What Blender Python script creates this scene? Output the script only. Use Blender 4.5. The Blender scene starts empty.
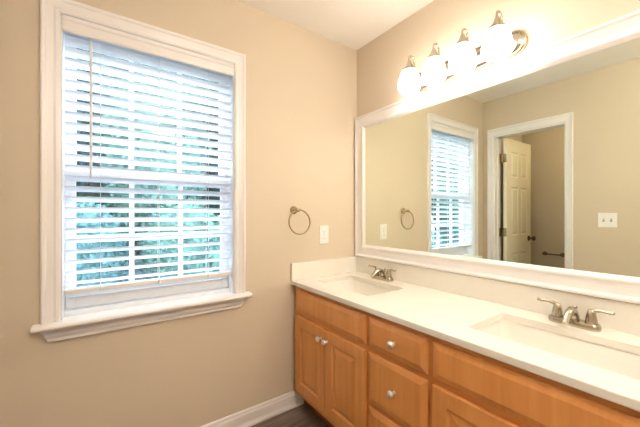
import bpy, bmesh, math, random
from mathutils import Vector, Matrix
random.seed(7)
sc = bpy.context.scene
COL = sc.collection
PI = math.pi

# ------------------------------------------------------------------ camera
cam_d = bpy.data.cameras.new('camera'); cam = bpy.data.objects.new('camera', cam_d); COL.objects.link(cam)
cam_d.sensor_width = 36; cam_d.lens = 303.0/640*36; cam_d.clip_start = 0.02; cam_d.clip_end = 200
cam.location = (-1.522, -1.678, 1.23)
cam.rotation_euler = (PI/2, 0, -math.radians(35.3))
sc.camera = cam

# ------------------------------------------------------------------ world, lights, exposure
w = bpy.data.worlds.new('daylight'); sc.world = w; w.use_nodes = True
bg = w.node_tree.nodes['Background']
bg.inputs[0].default_value = (0.70, 0.82, 1.0, 1); bg.inputs[1].default_value = 13.5
SHADE_E = 11.5          # glow of the glass shades
FILL_E = 66.0           # fill lamp added behind the camera, out of view, watts
CLOSET_FILL_E = 9.0  # glow of the unseen lamp added to brighten the side room
sc.view_settings.view_transform = 'Standard'; sc.view_settings.look = 'None'
sc.view_settings.gamma = 1; sc.view_settings.use_curve_mapping = False
sc.view_settings.exposure = 0.6
pd = bpy.data.lights.new('window_portal', 'AREA'); pd.shape = 'RECTANGLE'; pd.size = .86; pd.size_y = 1.4
pd.cycles.is_portal = True
po = bpy.data.objects.new('window_portal', pd); COL.objects.link(po)
po.location = (-1.3025, .19, 1.42); po.rotation_euler = (-PI/2, 0, 0)   # faces -y, into the room

# ------------------------------------------------------------------ materials
def lin(r, g, b):
    f = lambda c: (c/255/12.92) if c/255 <= .04045 else ((c/255+.055)/1.055)**2.4
    return (f(r), f(g), f(b), 1)
def mat(name, col, rough=.5, metal=0, emit=None, es=0, spec=.5, trans=0, var=0, vscale=8, bump=0, bscale=60):
    m = bpy.data.materials.new(name); m.use_nodes = True
    nt = m.node_tree; b = nt.nodes['Principled BSDF']
    b.inputs['Base Color'].default_value = col; b.inputs['Roughness'].default_value = rough
    b.inputs['Metallic'].default_value = metal; b.inputs['Specular IOR Level'].default_value = spec
    tc = nt.nodes.new('ShaderNodeTexCoord')
    if var:
        n = nt.nodes.new('ShaderNodeTexNoise'); n.inputs['Scale'].default_value = vscale; n.inputs['Detail'].default_value = 4
        nt.links.new(tc.outputs['Object'], n.inputs['Vector'])
        mx = nt.nodes.new('ShaderNodeMix'); mx.data_type = 'RGBA'
        mx.inputs[6].default_value = tuple(c*(1-var) for c in col[:3])+(1,)
        mx.inputs[7].default_value = tuple(min(1, c*(1+var)) for c in col[:3])+(1,)
        nt.links.new(n.outputs['Fac'], mx.inputs[0]); nt.links.new(mx.outputs[2], b.inputs['Base Color'])
    if bump:
        n = nt.nodes.new('ShaderNodeTexNoise'); n.inputs['Scale'].default_value = bscale; n.inputs['Detail'].default_value = 3
        nt.links.new(tc.outputs['Object'], n.inputs['Vector'])
        bp = nt.nodes.new('ShaderNodeBump'); bp.inputs['Strength'].default_value = bump; bp.inputs['Distance'].default_value = .002
        nt.links.new(n.outputs['Fac'], bp.inputs['Height']); nt.links.new(bp.outputs['Normal'], b.inputs['Normal'])
    if emit:
        b.inputs['Emission Color'].default_value = emit; b.inputs['Emission Strength'].default_value = es
    return m
def wood(name, c1, c2, sx, sy, sz, rough=.35, dark=.12):
    m = mat(name, c1, rough); nt = m.node_tree; b = nt.nodes['Principled BSDF']
    tc = nt.nodes.new('ShaderNodeTexCoord'); mp = nt.nodes.new('ShaderNodeMapping')
    mp.inputs['Scale'].default_value = (sx, sy, sz); nt.links.new(tc.outputs['Object'], mp.inputs['Vector'])
    n = nt.nodes.new('ShaderNodeTexNoise'); n.inputs['Scale'].default_value = 1; n.inputs['Detail'].default_value = 7; n.inputs['Roughness'].default_value = .62
    n.inputs['Distortion'].default_value = .6
    nt.links.new(mp.outputs['Vector'], n.inputs['Vector'])
    r = nt.nodes.new('ShaderNodeValToRGB'); r.color_ramp.elements[0].position = .3; r.color_ramp.elements[1].position = .72
    r.color_ramp.elements[0].color = c1; r.color_ramp.elements[1].color = c2
    nt.links.new(n.outputs['Fac'], r.inputs['Fac']); nt.links.new(r.outputs['Color'], b.inputs['Base Color'])
    return m
M_wall = mat('wall_paint', lin(216, 201, 178), .75, spec=.25, var=.02, vscale=2, bump=.08, bscale=180)
M_ceil = mat('ceiling_paint', lin(248, 243, 234), .9, spec=.1, bump=.5, bscale=110)
M_trim = mat('white_trim_paint', lin(239, 235, 231), .32, spec=.5, var=.01)
M_vinyl = mat('window_vinyl', lin(238, 240, 242), .4)
M_counter = mat('cultured_marble', lin(238, 233, 221), .16, var=.025, vscale=30)
M_basin = mat('basin_porcelain', lin(240, 235, 224), .1, var=.005)
M_nickel = mat('brushed_nickel', lin(186, 176, 158), .24, 1, var=.04, vscale=40)
M_ring = mat('aged_nickel', lin(168, 150, 118), .28, 1, var=.04, vscale=40)
M_knob = mat('satin_nickel_knob', lin(238, 235, 230), .32, .7, var=.02)
M_bronze = mat('aged_dark_nickel', lin(118, 104, 84), .32, 1, var=.05, vscale=40)
M_brass = mat('brass_hinge', lin(150, 132, 98), .35, 1, var=.05, vscale=30)
M_plate = mat('ivory_plastic', lin(244, 241, 236), .35, var=.01)
M_dark = mat('dark_slot', lin(60, 52, 44), .6, var=.05)
M_grey = mat('grey_slot', lin(150, 140, 125), .6, var=.05)
M_door = mat('cream_door_paint', lin(238, 228, 200), .4, var=.01)
M_wood = wood('honey_maple', lin(212, 141, 76), lin(227, 161, 94), 26, 26, 1.3)
M_woodh = wood('honey_maple_rail', lin(204, 132, 70), lin(219, 151, 86), 26, 1.3, 26)
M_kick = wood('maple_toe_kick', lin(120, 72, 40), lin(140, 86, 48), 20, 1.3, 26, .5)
M_cord = mat('blind_cord', lin(225, 226, 226), .7, var=.02)
M_wand = mat('blind_wand', lin(226, 222, 220), .3, var=.02)
M_shade = mat('glowing_frosted_glass', lin(250, 246, 238), .25, emit=(1, .91, .84, 1), es=SHADE_E, var=.003)
M_bulb = mat('lamp_bulb', lin(250, 246, 238), .3, emit=(1, .91, .84, 1), es=SHADE_E, var=.003)
M_bark = mat('tree_bark', lin(84, 74, 62), .9, var=.2, vscale=12, bump=.5)
M_leaf1 = mat('leaf_green', lin(64, 90, 80), .8, spec=.08, var=.35, vscale=2.5)
M_leaf2 = mat('leaf_blue_green', lin(58, 86, 84), .8, spec=.08, var=.35, vscale=2.5)
M_grass = mat('lawn', lin(30, 60, 62), .9, spec=.08, var=.25, vscale=3)

# slat material: opaque white faux wood with a little glow-through
M_slat = mat('blind_slat', lin(244, 245, 246), .4, var=.005)
nt = M_slat.node_tree; pb = nt.nodes['Principled BSDF']; out = nt.nodes['Material Output']
tr = nt.nodes.new('ShaderNodeBsdfTranslucent'); tr.inputs[0].default_value = (.95, .94, .97, 1)
mx = nt.nodes.new('ShaderNodeMixShader'); mx.inputs[0].default_value = .5
nt.links.new(pb.outputs[0], mx.inputs[1]); nt.links.new(tr.outputs[0], mx.inputs[2]); nt.links.new(mx.outputs[0], out.inputs[0])

# clear pane: fresnel mix of transparent and glossy
M_pane = bpy.data.materials.new('window_pane'); M_pane.use_nodes = True
nt = M_pane.node_tree; nt.nodes.remove(nt.nodes['Principled BSDF']); out = nt.nodes['Material Output']
tp = nt.nodes.new('ShaderNodeBsdfTransparent'); tp.inputs[0].default_value = (.93, .96, .97, 1)
gl = nt.nodes.new('ShaderNodeBsdfGlossy'); gl.inputs['Roughness'].default_value = .02
fw_ = nt.nodes.new('ShaderNodeLayerWeight'); fw_.inputs[0].default_value = .5
fp = nt.nodes.new('ShaderNodeMath'); fp.operation = 'POWER'; fp.inputs[1].default_value = 5; nt.links.new(fw_.outputs['Facing'], fp.inputs[0])
fr = nt.nodes.new('ShaderNodeMath'); fr.operation = 'MULTIPLY_ADD'; fr.inputs[1].default_value = .8; fr.inputs[2].default_value = .03; nt.links.new(fp.outputs[0], fr.inputs[0])
mx = nt.nodes.new('ShaderNodeMixShader')
nt.links.new(fr.outputs[0], mx.inputs[0]); nt.links.new(tp.outputs[0], mx.inputs[1]); nt.links.new(gl.outputs[0], mx.inputs[2]); nt.links.new(mx.outputs[0], out.inputs[0])

M_mirror = bpy.data.materials.new('mirror_silver'); M_mirror.use_nodes = True
b = M_mirror.node_tree.nodes['Principled BSDF']
b.inputs['Base Color'].default_value = (.86, .92, .84, 1); b.inputs['Metallic'].default_value = 1; b.inputs['Roughness'].default_value = .0

# floor: dark wood-look planks running along y
M_floor = bpy.data.materials.new('dark_plank_floor'); M_floor.use_nodes = True
nt = M_floor.node_tree; b = nt.nodes['Principled BSDF']; b.inputs['Roughness'].default_value = .42
tc = nt.nodes.new('ShaderNodeTexCoord'); mp = nt.nodes.new('ShaderNodeMapping'); mp.inputs['Rotation'].default_value = (0, 0, 0)
nt.links.new(tc.outputs['Object'], mp.inputs['Vector'])
br = nt.nodes.new('ShaderNodeTexBrick'); br.inputs['Color1'].default_value = lin(134, 118, 108); br.inputs['Color2'].default_value = lin(112, 98, 90)
br.inputs['Mortar'].default_value = lin(74, 64, 58); br.inputs['Scale'].default_value = 1; br.inputs['Brick Width'].default_value = .92
br.inputs['Row Height'].default_value = .15; br.inputs['Mortar Size'].default_value = .0025; br.offset = .37
nt.links.new(mp.outputs['Vector'], br.inputs['Vector'])
mp2 = nt.nodes.new('ShaderNodeMapping'); mp2.inputs['Scale'].default_value = (3, 30, 3); nt.links.new(tc.outputs['Object'], mp2.inputs['Vector'])
n = nt.nodes.new('ShaderNodeTexNoise'); n.inputs['Scale'].default_value = 1.4; n.inputs['Detail'].default_value = 6; nt.links.new(mp2.outputs['Vector'], n.inputs['Vector'])
r = nt.nodes.new('ShaderNodeValToRGB'); r.color_ramp.elements[0].color = (.55, .53, .52, 1); r.color_ramp.elements[1].color = (1.3, 1.25, 1.2, 1)
r.color_ramp.elements[0].position = .3; r.color_ramp.elements[1].position = .7
nt.links.new(n.outputs['Fac'], r.inputs['Fac'])
mm = nt.nodes.new('ShaderNodeMix'); mm.data_type = 'RGBA'; mm.blend_type = 'MULTIPLY'; mm.inputs[0].default_value = 1
nt.links.new(br.outputs['Color'], mm.inputs[6]); nt.links.new(r.outputs['Color'], mm.inputs[7]); nt.links.new(mm.outputs[2], b.inputs['Base Color'])

# ------------------------------------------------------------------ builders
def V(*a): return Vector(a)
def box(bm, x0, x1, y0, y1, z0, z1, bev=0):
    r = bmesh.ops.create_cube(bm, size=1)
    vs = r['verts']
    for v in vs:
        v.co = V((x0+x1)/2+v.co.x*abs(x1-x0), (y0+y1)/2+v.co.y*abs(y1-y0), (z0+z1)/2+v.co.z*abs(z1-z0))
    if bev:
        es = list({e for v in vs for e in v.link_edges})
        bmesh.ops.bevel(bm, geom=es, offset=bev, segments=2, profile=.6, affect='EDGES')
def loft(bm, rings, cap0=True, cap1=True, closed=True):
    """rings: equal-length lists of points."""
    R = [[bm.verts.new(p) for p in r] for r in rings]
    n = len(R[0])
    for a, b in zip(R, R[1:]):
        for i in range(n if closed else n-1):
            j = (i+1) % n
            bm.faces.new((a[i], a[j], b[j], b[i]))
    if cap0: bm.faces.new(list(reversed(R[0])))
    if cap1: bm.faces.new(R[-1])
    return R
def circle(c, r, axis, n=20, ry=None, ph=0):
    c = Vector(c); a = Vector(axis).normalized()
    u = a.orthogonal().normalized() if abs(a.z) > .99 else a.cross(V(0, 0, 1)).normalized()
    if abs(a.z) > .99: u = V(1, 0, 0)
    v = a.cross(u)
    return [c+u*math.cos(2*PI*i/n+ph)*r+v*math.sin(2*PI*i/n+ph)*(ry or r) for i in range(n)]
def tube(bm, pts, r, n=10, rz=None, closed=False):
    """tube along pts; r number or list; rz squashes the second axis."""
    pts = [Vector(p) for p in pts]; m = len(pts)
    rs = r if isinstance(r, (list, tuple)) else [r]*m
    rings = []; prev = None
    for i, p in enumerate(pts):
        if closed: t = (pts[(i+1) % m]-pts[i-1]).normalized()
        else: t = (pts[min(i+1, m-1)]-pts[max(i-1, 0)]).normalized()
        if prev is None:
            u = t.orthogonal().normalized()
        else:
            u = (prev-t*prev.dot(t)).normalized()
        prev = u; v = t.cross(u)
        k = 1 if rz is None else rz
        rings.append([p+u*math.cos(2*PI*j/n)*rs[i]+v*math.sin(2*PI*j/n)*rs[i]*k for j in range(n)])
    if closed:
        rings.append(rings[0]); loft(bm, rings, False, False); bmesh.ops.remove_doubles(bm, verts=bm.verts, dist=1e-6)
    else: loft(bm, rings)
def lathe(bm, c, prof, axis=(0, 0, 1), n=28, cap0=True, cap1=True):
    c = Vector(c); a = Vector(axis).normalized()
    loft(bm, [circle(c+a*h, max(r, 1e-4), a, n) for r, h in prof], cap0, cap1)
def arc(c, r, a0, a1, n, ux, uy):
    return [Vector(c)+Vector(ux)*math.cos(a0+(a1-a0)*i/n)*r+Vector(uy)*math.sin(a0+(a1-a0)*i/n)*r for i in range(n+1)]
def rrect(x0, x1, y0, y1, r, z, n=6):
    pts = []
    for cx, cy, a in ((x1-r, y1-r, 0), (x0+r, y1-r, PI/2), (x0+r, y0+r, PI), (x1-r, y0+r, 3*PI/2)):
        for i in range(n+1):
            t = a+PI/2*i/n; pts.append(V(cx+r*math.cos(t), cy+r*math.sin(t), z))
    return pts
def frame_loft(bm, rects, mapf):
    """closed frame: rects = list of (inset, depth) profile points; mapf(u0,v0,u1,v1 corner idx)."""
    pass
def obj(name, bm, m, parent=None, origin=None, smooth=None):
    bmesh.ops.recalc_face_normals(bm, faces=bm.faces)
    o0 = Vector(origin) if origin is not None else (Vector(parent['_o']) if parent is not None else V(0, 0, 0))
    bmesh.ops.translate(bm, verts=bm.verts, vec=-o0)
    me = bpy.data.meshes.new(name); bm.to_mesh(me); bm.free()
    me.materials.append(m)
    if smooth:
        for p in me.polygons: p.use_smooth = True
        try: me.set_sharp_from_angle(angle=math.radians(smooth))
        except Exception: pass
    o = bpy.data.objects.new(name, me); COL.objects.link(o)
    if parent is not None:
        o.parent = parent; o.location = o0-Vector(parent['_o'])
    else: o.location = o0
    o['_o'] = tuple(o0)
    return o
def tag(o, label=None, cat=None, group=None, kind=None):
    if label: o['label'] = label
    if cat: o['category'] = cat
    if group: o['group'] = group
    if kind: o['kind'] = kind
    return o
def empty(name, loc, label=None, cat=None, group=None, kind=None):
    o = bpy.data.objects.new(name, None); COL.objects.link(o); o.location = loc; o.empty_display_size = .05
    o['_o'] = tuple(loc); return tag(o, label, cat, group, kind)
def copy_tree(o, parent=None):
    c = o.copy(); COL.objects.link(c)
    if parent: c.parent = parent
    for ch in list(o.children): copy_tree(ch, c)
    return c
def B(): return bmesh.new()
def ring_frame(name, m, parent, plane, fixed, u0, u1, v0, v1, prof, kind=None):
    """picture-frame moulding. plane 'y' : u=x v=z at y=fixed ; 'x': u=y v=z at x=fixed. prof: closed list of (inset, out) ; out is along the room normal sign."""
    bm = B()
    rings = []
    for ins, out in prof:
        c = [(u0+ins, v0+ins), (u1-ins, v0+ins), (u1-ins, v1-ins), (u0+ins, v1-ins)]
        rings.append([V(u, fixed+out, v) if plane == 'y' else V(fixed+out, u, v) for u, v in c])
    rings.append(rings[0])
    loft(bm, rings, False, False)
    bmesh.ops.remove_doubles(bm, verts=bm.verts, dist=1e-6)
    return obj(name, bm, m, parent)

# ------------------------------------------------------------------ room shell
H = 2.44; XL = -1.87; YB = -2.62; T = .16
WX0, WX1, WZ0, WZ1 = -1.675, -.930, .775, 2.075          # window opening
DY0, DY1, DZ = -.737, -.117, 2.05                        # door opening in wall_left
XC = -2.87; YC = -1.05                                    # closet beyond
bm = B()
box(bm, XC-.12, WX0, 0, T, -.05, H+.05); box(bm, WX1, .12, 0, T, -.05, H+.05)
box(bm, WX0, WX1, 0, T, -.05, WZ0-.0); box(bm, WX0, WX1, 0, T, WZ1, H+.05)
tag(obj('wall_back', bm, M_wall), kind='structure')
bm = B(); box(bm, 0, .12, YB, 0, -.05, H+.05); tag(obj('wall_right', bm, M_wall), kind='structure')
bm = B(); box(bm, XL, 0, YB-.12, YB, -.05, H+.05); tag(obj('wall_front', bm, M_wall), kind='structure')
bm = B()
box(bm, XL-.12, XL, DY1, 0, -.05, H+.05); box(bm, XL-.12, XL, YB, DY0, -.05, H+.05); box(bm, XL-.12, XL, DY0, DY1, DZ, H+.05)
tag(obj('wall_left', bm, M_wall), kind='structure')
bm = B(); box(bm, XC-.12, XC, YC, 0, -.05, H+.05); tag(obj('wall_closet_end', bm, M_wall), kind='structure')
bm = B(); box(bm, XC-.12, XL-.12, YC-.12, YC, -.05, H+.05); tag(obj('wall_closet_side', bm, M_wall), kind='structure')
bm = B(); box(bm, XC-.12, .12, YB-.12, T, -.05, 0); tag(obj('floor', bm, M_floor), kind='structure')
bm = B(); box(bm, XC-.12, .12, YB-.12, T, H, H+.06); tag(obj('ceiling', bm, M_ceil), kind='structure')
bm = B(); box(bm, -30, 30, .3, 45, -1.0, -.9); tag(obj('ground', bm, M_grass), kind='structure')

BP = [(0, 0), (.019, 0), (.019, .012), (.014, .022), (.012, .03), (.012, .075), (.0085, .084), (.009, .092), (.005, .10), (0, .10)]
def baseboard(name, a, b_, nrm):
    bm = B(); a = Vector(a); b_ = Vector(b_); nrm = Vector(nrm)
    loft(bm, [[p+nrm*o+V(0, 0, z) for o, z in BP] for p in (a, b_)])
    return tag(obj(name, bm, M_trim), kind='structure')
baseboard('baseboard_back', (XL, 0, 0), (-.475, 0, 0), (0, -1, 0))
baseboard('baseboard_left', (XL, YB, 0), (XL, DY0-.064, 0), (1, 0, 0))
baseboard('baseboard_front', (XL, YB, 0), (0, YB, 0), (0, 1, 0))
baseboard('baseboard_right', (0, YB, 0), (0, -1.68, 0), (-1, 0, 0))

# ------------------------------------------------------------------ window
win = empty('window_1', (-1.3025, 0, WZ0), kind='structure')
def casing(name, parent, plane, fixed, sg, u0, u1, v0, v1, wd, top, m):
    """three-sided mitred casing (open at the bottom)."""
    P_ = [(0, 0), (0, .018), (.006, .021), (.014, .019), (.018, .015), (wd-.022, .011), (wd-.014, .013), (wd-.006, .011), (wd, .007), (wd, 0)]
    bm = B(); rings = []
    for ins, o in P_:
        tz = ins*top/wd
        c = [(u0+ins, v0), (u0+ins, v1-tz), (u1-ins, v1-tz), (u1-ins, v0)]
        rings.append([V(u, fixed+sg*o, v) if plane == 'y' else V(fixed+sg*o, u, v) for u, v in c])
    rings.append(rings[0])
    R = loft(bm, rings, False, False, closed=False)
    bmesh.ops.remove_doubles(bm, verts=bm.verts, dist=1e-6)
    bmesh.ops.holes_fill(bm, edges=bm.edges, sides=40)
    return obj(name, bm, m, parent)
casing('casing', win, 'y', 0, -1, -1.738, -.867, .778, 2.137, .062, .062, M_trim)
# jambs
bm = B()
box(bm, WX0, WX0+.004, 0, .15, WZ0, WZ1); box(bm, WX1-.004, WX1, 0, .15, WZ0, WZ1); box(bm, WX0, WX1, 0, .15, WZ1-.012, WZ1); box(bm, WX0, WX1, .05, .155, WZ0-.0, WZ0+.022)
obj('jamb', bm, M_vinyl, win)
# stool with rounded nose
bm = B()
prof = [(.08, .775), (-.045, .775)]+[(-.045-.011*math.sin(t), .764+.011*math.cos(t)) for t in [PI*k/8 for k in range(1, 8)]]+[(-.045, .753), (.08, .753)]
prof2 = [p for p in prof]
X0, X1 = -1.762, -.842
loft(bm, [[V(X0+.006, y, z) for y, z in prof], [V(X0, y, z) for y, z in prof], [V(X1, y, z) for y, z in prof], [V(X1-.006+.006, y, z) for y, z in prof]][0:3])
# trim inside part to the opening: stool horns only outside the wall, so the body is cut to two boxes
bm.free(); bm = B()
pf = [(0, .777), (-.045, .777)]+[(-.045-.011*math.sin(PI*k/8), .766+.011*math.cos(PI*k/8)) for k in range(1, 8)]+[(-.045, .755), (0, .755)]
loft(bm, [[V(X, y, z) for y, z in pf] for X in (X0, X1)])
box(bm, WX0+.001, WX1-.001, -.002, .06, .757, .777)
obj('stool', bm, M_trim, win, smooth=40)
# apron, moulded, ends tapered back
bm = B()
ap = [(0, .755, 0), (-.034, .755, 0), (-.034, .748, 0), (-.028, .742, .006), (-.022, .733, .011), (-.020, .722, .013), (-.015, .712, .019), (-.015, .700, .021), (0, .700, .021)]
loft(bm, [[V(-1.738+t, y, z) for y, z, t in ap], [V(-.868-t, y, z) for y, z, t in ap]])
obj('apron', bm, M_trim, win)
def sash(name, y0, y1, z0, z1, gz0, gz1, mz):
    bm = B()
    gx0, gx1 = -1.632, -.974
    fx0, fx1 = WX0+.005, WX1-.005
    box(bm, fx0, gx0, y0, y1, z0, z1, .002); box(bm, gx1, fx1, y0, y1, z0, z1, .002)
    box(bm, gx0, gx1, y0, y1, z0, gz0, .002); box(bm, gx0, gx1, y0, y1, gz1, z1, .002)
    s = obj(name, bm, M_vinyl, win)
    bm = B(); ym = (y0+y1)/2
    for xc in (-1.415, -1.19): box(bm, xc-.011, xc+.011, ym-.008, ym+.008, gz0, gz1)
    box(bm, gx0, gx1, ym-.007, ym+.007, mz-.011, mz+.011)
    obj('muntin_grid', bm, M_vinyl, s)
    bm = B(); box(bm, gx0-.004, gx1+.004, ym-.002, ym+.002, gz0-.004, gz1+.004); obj('pane', bm, M_pane, s)
    return s
ls = sash('lower_sash', .085, .112, .80, 1.445, .884, 1.403, 1.118)
us = sash('upper_sash', .116, .143, 1.40, 2.06, 1.445, 2.02, 1.728)
bm = B(); box(bm, -1.54, -1.50, .074, .086, 1.405, 1.42, .003); box(bm, -1.10, -1.06, .074, .086, 1.405, 1.42, .003)
box(bm, WX0+.02, WX1-.02, .076, .086, .848, .856, .002); obj('sash_latch', bm, M_vinyl, ls)

# ------------------------------------------------------------------ blind
bl = empty('window_blind', (-1.3025, .04, .89), 'white two-inch slatted blind lowered over the window, slats tilted half open', 'blind')
BX0, BX1 = WX0+.008, WX1-.008
bm = B()
vp = [(-.004, 2.0), (-.012, 2.004), (-.014, 2.012), (-.009, 2.02), (-.010, 2.045), (-.014, 2.052), (-.012, 2.062), (-.004, 2.062)]
loft(bm, [[V(WX0+.005, y, z) for y, z in vp], [V(WX1-.005, y, z) for y, z in vp]])
obj('valance', bm, M_trim, bl)
bm = B(); box(bm, BX0, BX1, .012, .066, 2.012, 2.06, .002); obj('headrail', bm, M_slat, bl)
bm = B(); th = math.radians(25); nsl = 24; ztop = 1.985; pitch = (1.985-.925)/(nsl-1)
yc = .04
for i in range(nsl):
    z = ztop-i*pitch
    rings = []
    for X in (BX0, BX1):
        q = []
        for s, t in [(-.0253, 0), (-.012, .0022), (0, .0030), (.012, .0022), (.0253, 0), (.0253, -.0015), (.012, .0002), (0, .0010), (-.012, .0002), (-.0253, -.0015)]:
            # s<0 is the room side, which stands higher
            q.append(V(X, yc+s*math.cos(th)+t*math.sin(th), z-s*math.sin(th)+t*math.cos(th)))
        rings.append(q)
    loft(bm, rings)
obj('slats', bm, M_slat, bl)
bm = B(); box(bm, BX0, BX1, yc-.026, yc+.026, .881, .900, .004); obj('bottom_rail', bm, M_trim, bl)
for X in (-1.54, -1.3025, -1.065):
    bm = B()
    for dy in (-.0245, .0245): tube(bm, [(X, yc+dy, .895), (X, yc+dy, 2.02)], .0011, 5)
    tube(bm, [(X, yc-.027, .898), (X, yc-.0285, .885)], .006, 8)
    box(bm, X-.006, X+.006, .0, .012, 2.003, 2.012)
    obj('ladder_cord', bm, M_cord, bl)
bm = B(); tube(bm, [(-1.574, -.006, 1.40), (-1.574, -.006, 1.98)], .0052, 8); tube(bm, [(-1.574, -.006, 1.385), (-1.574, -.006, 1.40)], .0052, 8)
tube(bm, [(-1.574, -.006, 1.978), (-1.574, .002, 1.995), (-1.574, .012, 2.02)], .002, 6)
obj('tilt_wand', bm, M_wand, bl)

# ------------------------------------------------------------------ outside
def tree(x, y, h, rx, ry, rz, nleaf, m, label, seed, nm='leafy_tree', cat='tree', grp='trees outside the window'):
    rnd = random.Random(seed)
    t = empty(nm, (x, y, -.9), label, cat, grp); big = h > 4
    bm = B()
    q = 1 if big else .35
    tube(bm, [(x, y, -.92), (x+.05*q, y, h*.3-.9), (x-.05*q, y+.05, h*.6-.9), (x, y, h*.85-.9)], [.16*q, .12*q, .08*q, .03*q], 8)
    for k in range(6):
        a = k*1.05+seed; z = -.9+h*(.3+.08*k)
        tube(bm, [(x, y, z), (x+math.cos(a)*rx*.4, y+math.sin(a)*ry*.4, z+.35), (x+math.cos(a)*rx*.75, y+math.sin(a)*ry*.75, z+.5)], [.05, .035, .012], 6)
    obj('trunk', bm, M_bark, t)
    bm = B(); cz = -.9+h-rz
    ics = bmesh.ops.create_icosphere(bm, subdivisions=4, radius=1)['verts']       # dense inner foliage
    for v in ics:
        d = v.co.copy(); k = 1+.10*math.sin(d.x*7+seed)*math.cos(d.y*6+d.z*9)+rnd.uniform(-.05, .05)
        v.co = V(x+d.x*rx*.92*k, y+d.y*ry*.92*k, cz+d.z*rz*.92*k)
    for k in range(nleaf):
        d = V(rnd.gauss(0, 1), rnd.gauss(0, 1), rnd.gauss(0, 1)).normalized()
        e = rnd.uniform(.84, 1.06)
        p = V(x+d.x*rx*e, y+d.y*ry*e, cz+d.z*rz*e)
        n_ = (d+V(rnd.gauss(0, .5), rnd.gauss(0, .5), rnd.gauss(0, .5))).normalized(); u = n_.orthogonal().normalized(); v = n_.cross(u)
        s = rnd.uniform(.07, .16)*(1 if big else .7)
        a = rnd.uniform(0, 6.28); u, v = u*math.cos(a)+v*math.sin(a), v*math.cos(a)-u*math.sin(a)
        bm.faces.new([bm.verts.new(q) for q in (p-u*s, p+v*s*.45, p+u*s, p-v*s*.45)])
    obj('crown', bm, m, t)
tree(-7.4, 8.5, 9.0, 1.9, 1.3, 4.4, 7000, M_leaf1, 'leafy green tree outside the window, leftmost in the gaps between the slats', 1)
tree(-3.7, 9.5, 9.5, 1.7, 1.3, 4.7, 9000, M_leaf2, 'leafy blue-green tree outside, seen through the left window lites', 2)
tree(-.2, 9.0, 9.2, 1.5, 1.3, 4.5, 9000, M_leaf1, 'leafy green tree outside, seen through the middle window lites', 3)
tree(3.3, 9.6, 9.6, 1.7, 1.3, 4.7, 9000, M_leaf2, 'leafy blue-green tree outside, seen through the right window lites', 4)
tree(7.1, 9.0, 9.0, 1.9, 1.3, 4.4, 7000, M_leaf1, 'leafy green tree outside the window, rightmost of the row', 5)
tree(-2.0, 13.2, 10.5, 1.7, 1.4, 5.2, 5000, M_leaf1, 'taller green tree standing behind the row, filling the left gap', 6)
tree(1.8, 13.2, 10.5, 1.7, 1.4, 5.2, 5000, M_leaf2, 'taller blue-green tree standing behind the row, filling the middle gap', 7)
tree(5.9, 13.4, 10.5, 1.7, 1.4, 5.2, 5000, M_leaf2, 'taller blue-green tree standing behind the row, filling the right gap', 8)
tree(-6.0, 13.4, 10.5, 1.7, 1.4, 5.2, 5000, M_leaf2, 'taller blue-green tree standing behind the row, far at the left', 9)
for k, (X_, m_, nm) in enumerate(((-11.5, M_leaf2, 'nearest the row'), (-15.9, M_leaf1, 'middle of three'), (-20.3, M_leaf2, 'farthest from the row'))):
    tree(X_, 9.0, 9.0, 1.85, 1.4, 4.4, 5000, m_, 'leafy tree far left outside, seen in the mirrored window, '+nm, 40+k)
for k, (X_, m_, nm) in enumerate(((-4.3, M_leaf1, 'leftmost'), (-2.1, M_leaf2, 'second from the left'), (0.1, M_leaf1, 'in the middle'), (2.3, M_leaf2, 'second from the right'), (4.5, M_leaf1, 'rightmost'))):
    tree(X_, 6.3, 2.45, 1.0, .8, 1.22, 2600, m_, 'low rounded shrub outside in front of the trees, '+nm+' of five', 20+k, 'leafy_shrub', 'shrub', 'shrubs outside the window')

# ------------------------------------------------------------------ door to the water closet
d1 = empty('door_1', (XL, (DY0+DY1)/2, 0), kind='structure')
casing('casing', d1, 'x', XL, 1, -.787, -.055, 0, 2.125, .060, .075, M_trim)
bm = B()
box(bm, XL-.125, XL+.004, DY1-.012, DY1+.004, 0, DZ); box(bm, XL-.125, XL+.004, DY0-.004, DY0+.012, 0, DZ); box(bm, XL-.125, XL+.004, DY0, DY1, DZ-.012, DZ+.004)
box(bm, XL-.075, XL-.045, DY1-.022, DY1-.012, 0, DZ-.012); box(bm, XL-.075, XL-.045, DY0+.012, DY0+.022, 0, DZ-.012)
obj('jamb', bm, M_trim, d1)
def panel_grid(bm, mapf, us, vs, cells, rings, back, edge=.002):
    """front face split by us, vs; cells in `cells` get nested rings; back = depth of the slab."""
    def q(a, b, c, d): bm.faces.new([bm.verts.new(mapf(*p)) for p in (a, b, c, d)])
    for i in range(len(us)-1):
        for j in range(len(vs)-1):
            u0, u1, v0, v1 = us[i], us[i+1], vs[j], vs[j+1]
            if (i, j) in cells:
                R = [[bm.verts.new(mapf(u, v, dd)) for u, v in ((u0+s, v0+s), (u1-s, v0+s), (u1-s, v1-s), (u0+s, v1-s))] for s, dd in rings]
                for a, b_ in zip(R, R[1:]):
                    for k in range(4): bm.faces.new((a[k], a[(k+1) % 4], b_[(k+1) % 4], b_[k]))
                bm.faces.new(R[-1])
            else: q((u0, v0, 0), (u1, v0, 0), (u1, v1, 0), (u0, v1, 0))
    U0, U1, V0, V1 = us[0], us[-1], vs[0], vs[-1]
    o = [[mapf(u, v, d) for u, v in ((U0-e, V0-e), (U1+e, V0-e), (U1+e, V1+e), (U0-e, V1+e))] for e, d in ((0, 0), (edge, -edge), (edge, back))]
    loft(bm, o, False, True)
    bmesh.ops.remove_doubles(bm, verts=bm.verts, dist=1e-5)
a = math.radians(1); hx, hy = XL-.104, DY1-.083
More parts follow.
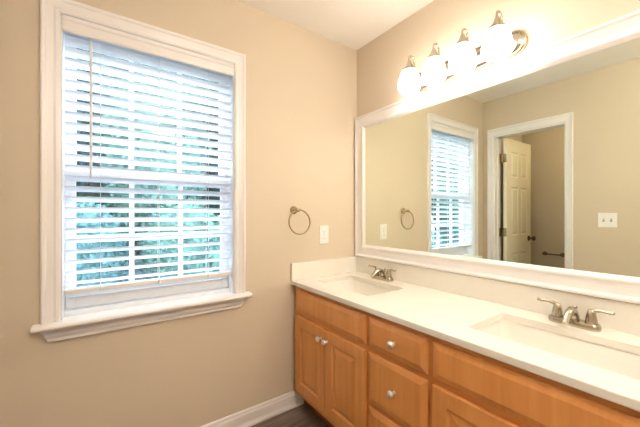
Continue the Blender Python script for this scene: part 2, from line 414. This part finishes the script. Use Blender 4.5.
du = V(-math.cos(a), -math.sin(a), 0); dn = V(math.sin(a), -math.cos(a), 0)    # along the leaf, and out of its visible face
bm = B()
W_ = .585
panel_grid(bm, lambda u, v, d: V(hx, hy, 0)+du*u+V(0, 0, v)+dn*(d), [0, .10, .265, .325, .49, W_], [.012, .24, .80, .99, 1.52, 1.62, 1.90, 2.03],
           {(i, j) for i in (1, 3) for j in (1, 3, 5)}, [(0, 0), (.012, -.008), (.022, -.008), (.04, -.002)], -.034)
leaf = obj('door_leaf', bm, M_door, d1); leaf['label'] = 'cream six-panel door leaf standing open'
bm = B(); kc = V(hx, hy, .945)+du*(W_-.06)
lathe(bm, kc, [(.030, -.001), (.030, .006), (.024, .009), (.011, .012), (.010, .030), (.018, .036), (.026, .046), (.027, .056), (.020, .066), (.006, .069)], dn)
obj('door_knob', bm, M_bronze, leaf, smooth=40)
for z in (.25, 1.03, 1.82):
    bm = B(); hp = V(hx+.006, hy+.044, z)
    tube(bm, [hp-V(0, 0, .045), hp+V(0, 0, .045)], .008, 10)
    box(bm, hx-.001, hx+.0025, hy+.003, hy+.044, z-.045, z+.045); box(bm, hx+.006, hx+.04, hy+.050, DY1-.012, z-.045, z+.045)
    obj('hinge', bm, M_brass, d1, smooth=40)

tb = empty('towel_bar', (XC, -.337, .745), 'short dark metal bar on the far wall of the side room beyond the open door', 'towel bar')
for y in (-.25, -.425):
    bm = B(); lathe(bm, (XC, y, .745), [(.024, 0), (.024, .006), (.015, .012), (.010, .03), (.012, .045), (.012, .06), (.004, .063)], (1, 0, 0), 18)
    obj('post', bm, M_bronze, tb, smooth=40)
bm = B(); tube(bm, [(XC+.05, -.25, .745), (XC+.05, -.425, .745)], .008, 12); obj('bar', bm, M_bronze, tb, smooth=60)

# ------------------------------------------------------------------ vanity cabinet
FX = -.525                                             # face-frame front
van = empty('vanity_cabinet', (-.27, -.84, 0), 'honey maple double vanity cabinet with doors and drawers under the white countertop', 'cabinet')
VY0, VY1 = -1.66, -.012
bm = B()
box(bm, FX+.02, -.004, VY0, VY0+.016, .10, .779); box(bm, FX+.02, -.004, VY1-.016, VY1, .10, .779); box(bm, FX+.02, -.004, VY0, VY1, .10, .116)
box(bm, FX+.02, -.004, -.675, -.660, .116, .779); box(bm, FX+.02, -.004, -1.0, -.985, .116, .779); box(bm, -.012, -.004, VY0, VY1, .116, .70)
obj('carcass', bm, M_wood, van)
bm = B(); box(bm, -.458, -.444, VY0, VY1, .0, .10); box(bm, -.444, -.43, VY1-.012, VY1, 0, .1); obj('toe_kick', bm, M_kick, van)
bm = B()
for y0, y1 in ((VY0, VY0+.045), (-1.012, -.972), (-.685, -.645), (-.055, VY1)): box(bm, FX, FX+.02, y0, y1, .10, .779)
for z0, z1 in ((.735, .779), (.595, .640), (.10, .150)):
    for y0, y1 in ((-.645, -.055), (-.972, -.685), (VY0+.045, -1.012)): box(bm, FX+.0005, FX+.0195, y0, y1, z0, z1)
box(bm, FX+.0005, FX+.0195, -.972, -.685, .35, .385)
obj('face_frame', bm, M_woodh, van)
def slab(name, y0, y1, z0, z1, lab=None):
    bm = B()
    rings = [(0, -.0005), (0, -.009), (.003, -.0115), (.009, -.013), (.024, -.018), (.027, -.018)]
    R = [[V(FX+d, y, z) for y, z in ((y0+s, z0+s), (y1-s, z0+s), (y1-s, z1-s), (y0+s, z1-s))] for s, d in rings]
    loft(bm, R)
    o = obj(name, bm, M_wood, van)
    if lab: o['label'] = lab
    return o
def knob(y, z, par):
    bm = B()
    lathe(bm, (FX-.018, y, z), [(.008, -.001), (.0065, .004), (.006, .013), (.012, .017), (.0155, .022), (.0155, .026), (.011, .031), (.003, .033)], (-1, 0, 0), 20)
    obj('knob', bm, M_knob, par, smooth=50)
def door(y0, y1, z0, z1, ky):
    bm = B(); sw = .058
    panel_grid(bm, lambda u, v, d: V(FX-.018-d, u, v), [y0+.002, y0+sw, y1-sw, y1-.002], [z0+.002, z0+sw, z1-sw, z1-.002], {(1, 1)},
               [(0, 0), (.003, -.004), (.008, -.0085), (.013, -.0085), (.034, -.0025)], -.0175)
    o = obj('door', bm, M_wood, van)
    knob(ky, z1-.055, o)
ZT = .757
slab('false_drawer_front', -.652, -.045, .622, ZT)
door(-.343, -.045, .135, .597, -.318); door(-.652, -.347, .135, .597, -.372)
for z0, z1 in ((.622, ZT), (.372, .597), (.135, .350)):
    o = slab('drawer', -.978, -.676, z0, z1); knob(-.827, (z0+z1)/2, o)
slab('false_drawer_front', -1.612, -1.003, .622, ZT)
door(-1.306, -1.003, .135, .597, -1.281); door(-1.612, -1.310, .135, .597, -1.335)

# ------------------------------------------------------------------ countertop
HC = .807; CF = -.551; CY = -1.675
S = [(-.33), (-1.30)]; SX0, SX1, SHY = -.427, -.142, .2275
ct = empty('countertop', (-.275, -.84, HC), 'cream white stone countertop with backsplash on the maple vanity cabinet', 'countertop')
bm = B()
def edge_loop(pts):
    vs = [bm.verts.new(p) for p in pts]
    return [bm.edges.new((vs[i], vs[(i+1) % len(vs)])) for i in range(len(vs))]
es = edge_loop([V(CF+.004, CY, HC), V(-.001, CY, HC), V(-.001, -.001, HC), V(CF+.004, -.001, HC)])
for s in S: es += edge_loop(rrect(SX0, SX1, s-SHY, s+SHY, .014, HC))
bmesh.ops.triangle_fill(bm, use_beauty=True, edges=es)
top = list(bm.faces)
bot = bmesh.ops.extrude_face_region(bm, geom=top)
bmesh.ops.translate(bm, verts=[v for v in bot['geom'] if isinstance(v, bmesh.types.BMVert)], vec=(0, 0, -.027))
obj('slab', bm, M_counter, ct)
bm = B()
loft(bm, [[V(x, y, z) for x, z in [(CF+.0045, HC)]+[(CF+.004-.004*math.sin(t), HC-.004+.004*math.cos(t)) for t in (.5, 1.0, PI/2)]+[(CF, HC-.024), (CF+.003, HC-.027), (CF+.0045, HC-.027)]] for y in (CY, -.001)])
obj('front_edge', bm, M_counter, ct)
bm = B(); box(bm, -.019, -.001, CY, -.002, HC-.001, .915, .003); obj('backsplash', bm, M_counter, ct)
bm = B(); box(bm, CF+.0, -.0195, -.020, -.001, HC-.001, .915, .003); obj('side_splash', bm, M_counter, ct)

# ------------------------------------------------------------------ sinks
def sink(yc_, label):
    s = empty('undermount_sink', ((SX0+SX1)/2, yc_, .66), label, 'sink', 'undermount sinks in the countertop')
    x0, x1, y0, y1 = SX0, SX1, yc_-SHY, yc_+SHY
    zt = HC-.0275
    def rr(e, z, r): return rrect(x0-e, x1+e, y0-e, y1+e, r, z, 6)
    bm = B()
    rings = [rr(.022, zt, .03), rr(.006, zt, .026), rr(.003, zt-.004, .026), rr(-.002, zt-.02, .03), rr(-.012, zt-.075, .038), rr(-.024, zt-.105, .045),
             rr(-.045, zt-.122, .05), rr(-.075, zt-.130, .05), rr(-.115, zt-.134, .024)]
    outer = [rr(-.115, zt-.146, .024), rr(-.06, zt-.142, .05), rr(-.012, zt-.118, .045), rr(.008, zt-.02, .03), rr(.022, zt-.012, .03)]
    loft(bm, rings+outer+[rings[0]], False, False)
    # close centre
    bmesh.ops.remove_doubles(bm, verts=bm.verts, dist=1e-6)
    R = rings[8]
    obj('basin', bm, M_basin, s, smooth=55)
    bm = B(); loft(bm, [rr(-.114, zt-.1335, .024), rr(-.114, zt-.147, .024)]); obj('basin_floor', bm, M_basin, s)
    bm = B(); lathe(bm, ((x0+x1)/2, yc_, zt-.1335), [(.030, 0), (.030, .002), (.024, .003), (.020, .001), (.016, .001), (.015, .004), (.004, .005)], (0, 0, 1), 24)
    obj('drain', bm, M_nickel, s, smooth=40)
    return s
sink(S[0], 'rectangular white undermount sink nearer the window wall')
sink(S[1], 'large rectangular white undermount sink in the foreground, farther from the window')

# ------------------------------------------------------------------ faucets
def faucet(yc_, label):
    x = -.072
    f = empty('faucet', (x, yc_, HC), label, 'faucet', 'faucets behind the sinks')
    bm = B(); z = HC
    loft(bm, [rrect(x-a_, x+a_, yc_-b_, yc_+b_, a_*.9, zz) for a_, b_, zz in ((.026, .078, z-.0), (.027, .079, z+.006), (.026, .078, z+.016), (.022, .074, z+.022))])
    obj('base', bm, M_nickel, f, smooth=45)
    for sg in (1, -1):
        hy_ = yc_+sg*.051
        bm = B()
        lathe(bm, (x, hy_, z+.018), [(.019, 0), (.0185, .008), (.0165, .022), (.014, .036), (.0115, .046), (.0095, .052), (.004, .055)], (0, 0, 1), 22)
        tube(bm, [V(x, hy_, z+.062), V(x-.002, hy_+sg*.014, z+.071), V(x-.005, hy_+sg*.032, z+.074), V(x-.008, hy_+sg*.050, z+.072), V(x-.010, hy_+sg*.064, z+.076)], [.0095, .0075, .0055, .005, .0058], 10, rz=.7)
        obj('handle', bm, M_nickel, f, smooth=50)
    bm = B()
    tube(bm, [V(x+.004, yc_, z+.014), V(x+.002, yc_, z+.035), V(x-.008, yc_, z+.054), V(x-.028, yc_, z+.062), V(x-.052, yc_, z+.056), V(x-.076, yc_, z+.042), V(x-.094, yc_, z+.026)],
         [.019, .0165, .0145, .0130, .0122, .0115, .011], 16)
    obj('spout', bm, M_nickel, f, smooth=50)
    bm = B(); tube(bm, [V(x+.020, yc_, z+.016), V(x+.021, yc_, z+.060)], .0025, 8); lathe(bm, (x+.021, yc_, z+.058), [(.003, 0), (.006, .003), (.0065, .007), (.004, .011), (.001, .012)], (0, 0, 1), 14)
    obj('lift_rod', bm, M_nickel, f, smooth=50)
faucet(-.325, 'brushed nickel two-handle faucet behind the sink nearer the window wall')
faucet(-1.296, 'brushed nickel two-handle faucet behind the large foreground sink')

# ------------------------------------------------------------------ mirror
MY0, MY1, MZ0, MZ1 = -1.665, -.010, .918, 1.930
mir = empty('wall_mirror', (0, (MY0+MY1)/2, MZ0), 'wide rectangular wall mirror in a white moulded frame above the countertop', 'mirror')
ring_frame('frame', M_trim, mir, 'x', 0, MY0, MY1, MZ0, MZ1,
           [(0, -.001), (0, -.026), (.003, -.030), (.012, -.030), (.016, -.026), (.022, -.023), (.050, -.019), (.060, -.020), (.066, -.024), (.074, -.025), (.080, -.021), (.090, -.012), (.090, -.001)])
bm = B(); box(bm, -.010, -.002, MY0+.080, MY1-.080, MZ0+.080, MZ1-.080); obj('mirror_glass', bm, M_mirror, mir)

# ------------------------------------------------------------------ vanity light
LY = [-.583, -.738, -.893, -1.048]; GX = -.135; GT = 2.045
vl = empty('vanity_light', (0, -.815, 2.0), 'four-light brushed nickel vanity bar with glowing frosted glass shades above the mirror', 'wall light')
bm = B()
def stad(e, x):
    y0, y1, z0, z1 = -1.118+e, -.512-e, 1.940+e, 2.058-e; r_ = (z1-z0)/2; p = []
    for i in range(17): t = -PI/2+PI*i/16; p.append(V(x, y1-r_+r_*math.cos(t), (z0+z1)/2+r_*math.sin(t)))
    for i in range(17): t = PI/2+PI*i/16; p.append(V(x, y0+r_+r_*math.cos(t), (z0+z1)/2+r_*math.sin(t)))
    return p
loft(bm, [stad(0, -.001), stad(0, -.012), stad(.003, -.018), stad(.008, -.021), stad(.014, -.020), stad(.018, -.023), stad(.024, -.030), stad(.032, -.034), stad(.040, -.035)])
obj('backplate', bm, M_nickel, vl, smooth=35)
for y in LY:
    bm = B()
    pts = [V(-.03, y, 2.0), V(-.055, y, 2.002), V(-.078, y, 2.022), V(-.090, y, 2.050), V(-.088, y, 2.075)]+arc((GX+.021, y, 2.089), .0235, 0, PI, 8, (1, 0, 0), (0, 0, 1.1))[0:]+[V(GX+.0015, y, 2.076), V(GX, y, 2.065)]
    tube(bm, pts, .0052, 10)
    arm = obj('arm', bm, M_nickel, vl, smooth=60)
    bm = B()
    lathe(bm, (GX, y, 2.0), [(.0385, .026), (.0375, .033), (.031, .042), (.022, .053), (.014, .066), (.0095, .080), (.005, .083)], (0, 0, 1), 26, cap0=True)
    obj('socket_cap', bm, M_nickel, vl, smooth=45)
    bm = B()
    op = [(.030, .034), (.037, .027), (.045, .012), (.0525, -.008), (.0585, -.032), (.061, -.053), (.0585, -.072), (.051, -.086), (.045, -.091)]
    ip = [(r_-.004, h_) for r_, h_ in reversed(op[:-1])]
    lathe(bm, (GX, y, 2.0), op+[(.039, -.090)]+ip+[(.022, .034), (.030, .034)], (0, 0, 1), 32, False, False)
    bmesh.ops.remove_doubles(bm, verts=bm.verts, dist=1e-6)
    sh = obj('glass_shade', bm, M_shade, vl, smooth=70)
    bm = B(); lathe(bm, (GX, y, 2.0), [(.012, .03), (.013, .0), (.024, -.02), (.029, -.042), (.024, -.062), (.010, -.072), (.001, -.073)], (0, 0, 1), 20)
    obj('bulb', bm, M_bulb, sh, smooth=70)

# ------------------------------------------------------------------ towel ring
tr_ = empty('towel_ring', (-.541, 0, 1.256), 'round brushed nickel towel ring on the beige wall left of the mirror', 'towel ring')
bm = B(); lathe(bm, (-.541, -.0005, 1.252), [(.026, 0), (.026, .006), (.021, .011), (.012, .016), (.0095, .03), (.010, .044), (.013, .050), (.013, .058), (.006, .063)], (0, -1, 0), 24)
obj('mount', bm, M_ring, tr_, smooth=40)
bm = B(); RR = .076
tube(bm, [V(-.5415+.012+RR*math.sin(t), -.052-.010*(1-math.cos(t))/2, 1.255-.002-RR+RR*math.cos(t)) for t in [2*PI*i/48 for i in range(48)]], .0048, 10, closed=True)
obj('ring', bm, M_ring, tr_, smooth=70)

# ------------------------------------------------------------------ outlet and switch
wo = empty('wall_outlet', (-.302, 0, 1.085), 'white duplex outlet cover plate on the beige wall beside the mirror', 'outlet')
bm = B(); box(bm, -.339, -.266, -.006, -.0003, 1.024, 1.146, .0025); obj('cover_plate', bm, M_plate, wo)
for z in (1.062, 1.108):
    bm = B(); loft(bm, [[V(-.3025+u, y, z+v) for u, v in [(math.cos(t)*.0165, max(-.0135, min(.0135, math.sin(t)*.0165))) for t in [2*PI*i/24 for i in range(24)]]] for y in (-.0055, -.0085)])
    rc = obj('receptacle', bm, M_plate, wo)
    bm = B(); box(bm, -.3105, -.3085, -.0092, -.0083, z-.003, z+.006); box(bm, -.2965, -.2945, -.0092, -.0083, z-.003, z+.006); tube(bm, [V(-.3025, -.0083, z-.008), V(-.3025, -.0092, z-.008)], .0024, 10)
    obj('slots', bm, M_grey, rc)
bm = B(); tube(bm, [V(-.3025, -.0055, 1.085), V(-.3025, -.0075, 1.085)], .003, 10); obj('screw', bm, M_grey, wo)
ws = empty('light_switch', (XL, -1.010, 1.176), 'white double toggle switch plate on the wall beside the doorway', 'light switch')
bm = B(); box(bm, XL+.0003, XL+.006, -1.069, -.951, 1.117, 1.235, .0025); obj('cover_plate', bm, M_plate, ws)
for y in (-.987, -1.033):
    bm = B(); box(bm, XL+.005, XL+.007, y-.006, y+.006, 1.163, 1.189); fr_ = obj('toggle_slot', bm, M_grey, ws)
    bm = B(); loft(bm, [[V(XL+.006+d, y+sy*.0035, 1.176+dz+sz*h) for sy, sz in ((-1, -1), (1, -1), (1, 1), (-1, 1))] for d, dz, h in ((0, .001, .006), (.012, .009, .003))])
    obj('toggle', bm, M_plate, ws)

# ------------------------------------------------------------------ added fill lamps, out of view, to even the light (behind camera, water closet)
def fill_lamp(x, y, e, col, label):
    c = empty('fill_lamp', (x, y, H), label, 'added fill light')
    bm = B(); lathe(bm, (x, y, H), [(.065, -.001), (.065, -.012), (.05, -.022), (.012, -.026), (.009, -.03), (.009, -.16), (.02, -.165)], (0, 0, 1), 32); obj('fill_canopy', bm, M_nickel, c, smooth=40)
    bm = B(); lathe(bm, (x, y, H), [(.02, -.165), (.07, -.172), (.105, -.195), (.12, -.23), (.105, -.265), (.06, -.29), (.005, -.30)], (0, 0, 1), 32)
    obj('fill_globe', bm, mat('fill_lamp_glass', lin(250, 246, 238), .3, emit=col, es=e, var=.003), c, smooth=60)
fill_lamp(-.95, -2.15, FILL_E, (1, .965, .94, 1), 'added unseen fill light, a round hanging globe behind the viewer, near the back of the bathroom')
fill_lamp(-2.43, -.80, CLOSET_FILL_E, (1, .86, .66, 1), 'added unseen fill light, a round hanging globe in the side room beyond the doorway')

# the vanity top runs out of square with the wall by about a degree
bpy.context.view_layer.update()
for o in bpy.data.objects:
    r_ = o
    while r_.parent: r_ = r_.parent
    if o.type == 'MESH' and r_.name.split('.')[0] in ('vanity_cabinet', 'countertop', 'undermount_sink'):
        mw = o.matrix_world.translation
        for v in o.data.vertices:
            X, Y = v.co.x+mw.x, v.co.y+mw.y
            v.co.x = X*(1+.024*(Y+.75)/.75)-mw.x
for o in bpy.data.objects:
    if '_o' in o: del o['_o']
